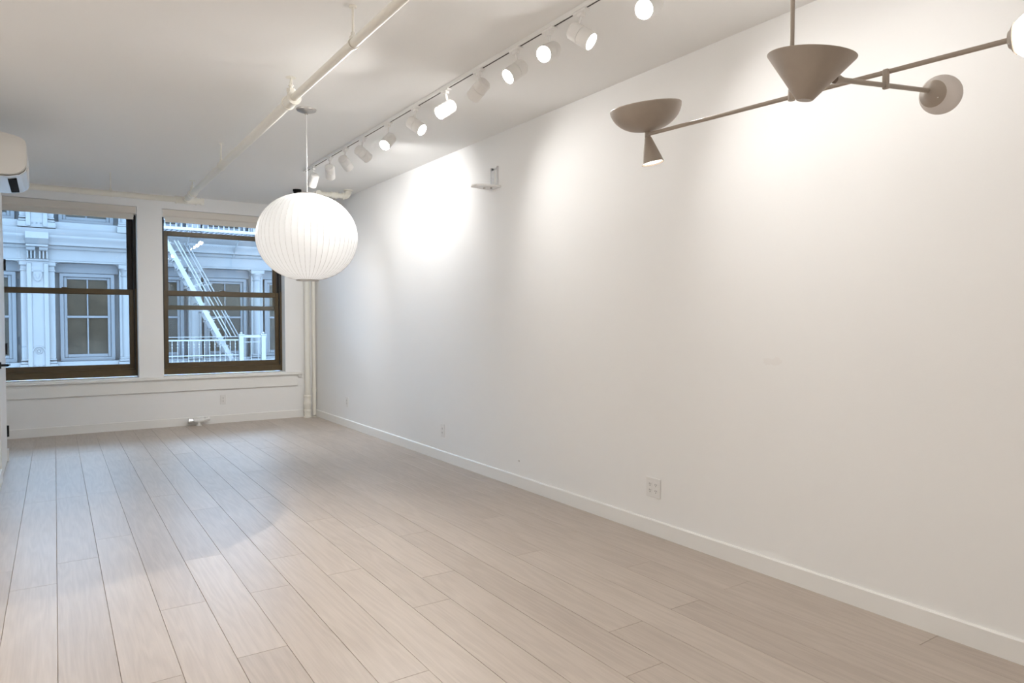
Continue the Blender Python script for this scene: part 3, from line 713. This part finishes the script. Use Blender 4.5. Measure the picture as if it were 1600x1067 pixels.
for st in range(-2, 2):
    z0 = ZS+SH*st
    H = 2.58 if st < 1 else 1.18                       # top storey cut short to let more sky light into the room
    k = z0+H-2.58
    for xa, xb in bays:
        cx, w = (xa+xb)/2, min(1.18, xb-xa-.16)
        far_window(cx, w, z0+.17, H-.41)
        MB().box(xa-.02, xb+.02, FY+.05, FY+.42, z0-.02, z0+.17, .01).build('window_sill', 'facade', bd, 0)
        # head panel over the window and rounded corner pieces under the frieze
        MB().box(xa, xb, FY+.26, FY+.42, k+2.345, k+2.58, .005).build('window_head', 'facade_g', bd, 0)
        for xs, sg in ((xa, 1), (xb, -1)):
            c = MB().prism([(xs, k+2.58), (xs+sg*.12, k+2.58), (xs+sg*.06, k+2.565), (xs+sg*.02, k+2.53), (xs, k+2.46)], FY+.03, FY+.30)
            c.build('corner_moulding', 'facade', bd, 0)
    for c in cols+colsL: column(c, z0, H)
    wide_pier(z0, H); console(k)
    e = MB()
    e.box(x_lo, x_hi, FY-.02, FY+.42, k+2.58, k+2.89).box(x_lo, x_hi, FY-.05, FY, k+2.58, k+2.62, .006)
    e.build('frieze', 'facade', bd, 0)
    c = MB()
    c.prism([(FY, k+2.89), (FY-.10, k+2.89), (FY-.13, k+2.95), (FY-.26, k+2.97), (FY-.28, k+3.05), (FY-.34, k+3.12), (FY-.36, k+3.17), (FY-.36, k+3.19), (FY, k+3.21)], x_lo, x_hi, 'X')
    c.build('cornice', 'facade', bd, 30)
    MB().box(x_lo, x_hi, FY-.04, FY+.42, k+3.19, k+3.37).build('sill_course', 'facade', bd, 0)

# ------------------------------------------------------------------ fire escape in front of the building
fe = empty('fire_escape', (3.6, 19.2, .2), 'white iron fire escape with balconies and a steep stair', 'fire escape')
X0, X1, YF, YI = 1.98, 5.6, 19.0, 19.85
for zf in (.20, .20+SH):
    p = MB()
    p.box(X0, X1, YF-.02, YF+.03, zf-.04, zf+.03).box(X0, X1, YI-.03, YI, zf-.04, zf+.02)
    p.build('platform_beam', 'iron_w', fe, 0)
    k = 0
    sl = mesh_of(MB().box(-.02, .02, YF, YI, -.008, .008), 'floor_slat', 'iron_w')
    x = X0+.04
    while x < X1: link('floor_slat', sl, fe, (x, 0, zf-.02)); x += .12
    xr = 4.13 if zf < 1 else X1
    MB().box(X0, xr, YF-.012, YF+.012, zf+.565, zf+.60).box(X0, xr, YF-.012, YF+.012, zf+.18, zf+.205).box(X0, xr, YF+.01, YF+.02, zf+.66, zf+.675).build('rail', 'iron_w', fe, 0)
    bl = mesh_of(MB().cyl((0, 0, 0), (0, 0, .58), .0085, 6).sphere((0, 0, .40), .019, 8, 6).sphere((0, 0, .475), .019, 8, 6).cyl((0, 0, .02), (0, 0, .09), .018, 6), 'baluster', 'iron_w')
    x = X0+.07
    while x < xr-.02: link('baluster', bl, fe, (x, YF, zf)); x += .1245
    for xb in (X0+.2, 3.0, 4.2, 5.3):
        MB().tube([(xb, YF, zf-.04), (xb, YI+.10, zf-.60)], .018, 6).build('brace', 'iron_w', fe)
for xp in (4.19, 4.75):
    MB().box(xp-.055, xp+.055, YF-.055, YF+.055, .16, .90, .006).box(xp-.075, xp+.075, YF-.075, YF+.075, .90, .93, .006).sphere((xp, YF, .955), .035, 12, 8).build('post', 'iron_w', fe, 30)
MB().box(4.13, 4.83, YF-.03, YF+.03, .835, .905, .005).build('gate_rail', 'iron_w', fe, 0)
for xg in (4.28, 4.44, 4.62): MB().cyl((xg, YF, .20), (xg, YF, .84), .010, 8).build('gate_bar', 'iron_w', fe)
MB().box(4.25, 4.70, YF-.006, YF+.006, .715, .73).build('gate_bar', 'iron_w', fe, 0)
# stair from the upper balcony down to the lower one
S0, S1 = Vector((2.36, YF+.10, 3.45)), Vector((4.02, YF+.10, .20)); sd = (S1-S0)
ang = math.atan2(sd.z, sd.x)
for yo, w in ((0, .055), (.50, .055)):
    mtx = Matrix.Translation(S0+Vector((0, yo, 0))) @ Matrix.Rotation(-ang, 4, 'Y')
    MB().box(0, sd.length, -.012, .012, -w, w, mtx=mtx).build('stringer', 'iron_w', fe, 0)
stp = mesh_of(MB().box(-.10, .10, 0, .50, -.012, .012).box(-.10, -.09, 0, .50, -.04, .012), 'tread', 'iron_w')
for i in range(1, 15):
    p = S0+sd*(i/15); link('tread', stp, fe, (p.x, p.y, p.z))
for yo, off in ((0, .20), (0, .28), (.50, .50), (.50, .58)):
    a, b = S0+sd*.05+Vector((off, yo, 0)), S0+sd*.80+Vector((off, yo, 0))
    MB().tube([a, b], .014, 6).build('handrail', 'iron_w', fe)
for fr in (.40, .66):
    p = S0+sd*fr
    for yo in (0, .50):
        MB().tube([p+Vector((0, yo, 0)), p+Vector((.28+yo*.6, yo, .10))], .010, 6).build('rail_strut', 'iron_w', fe)
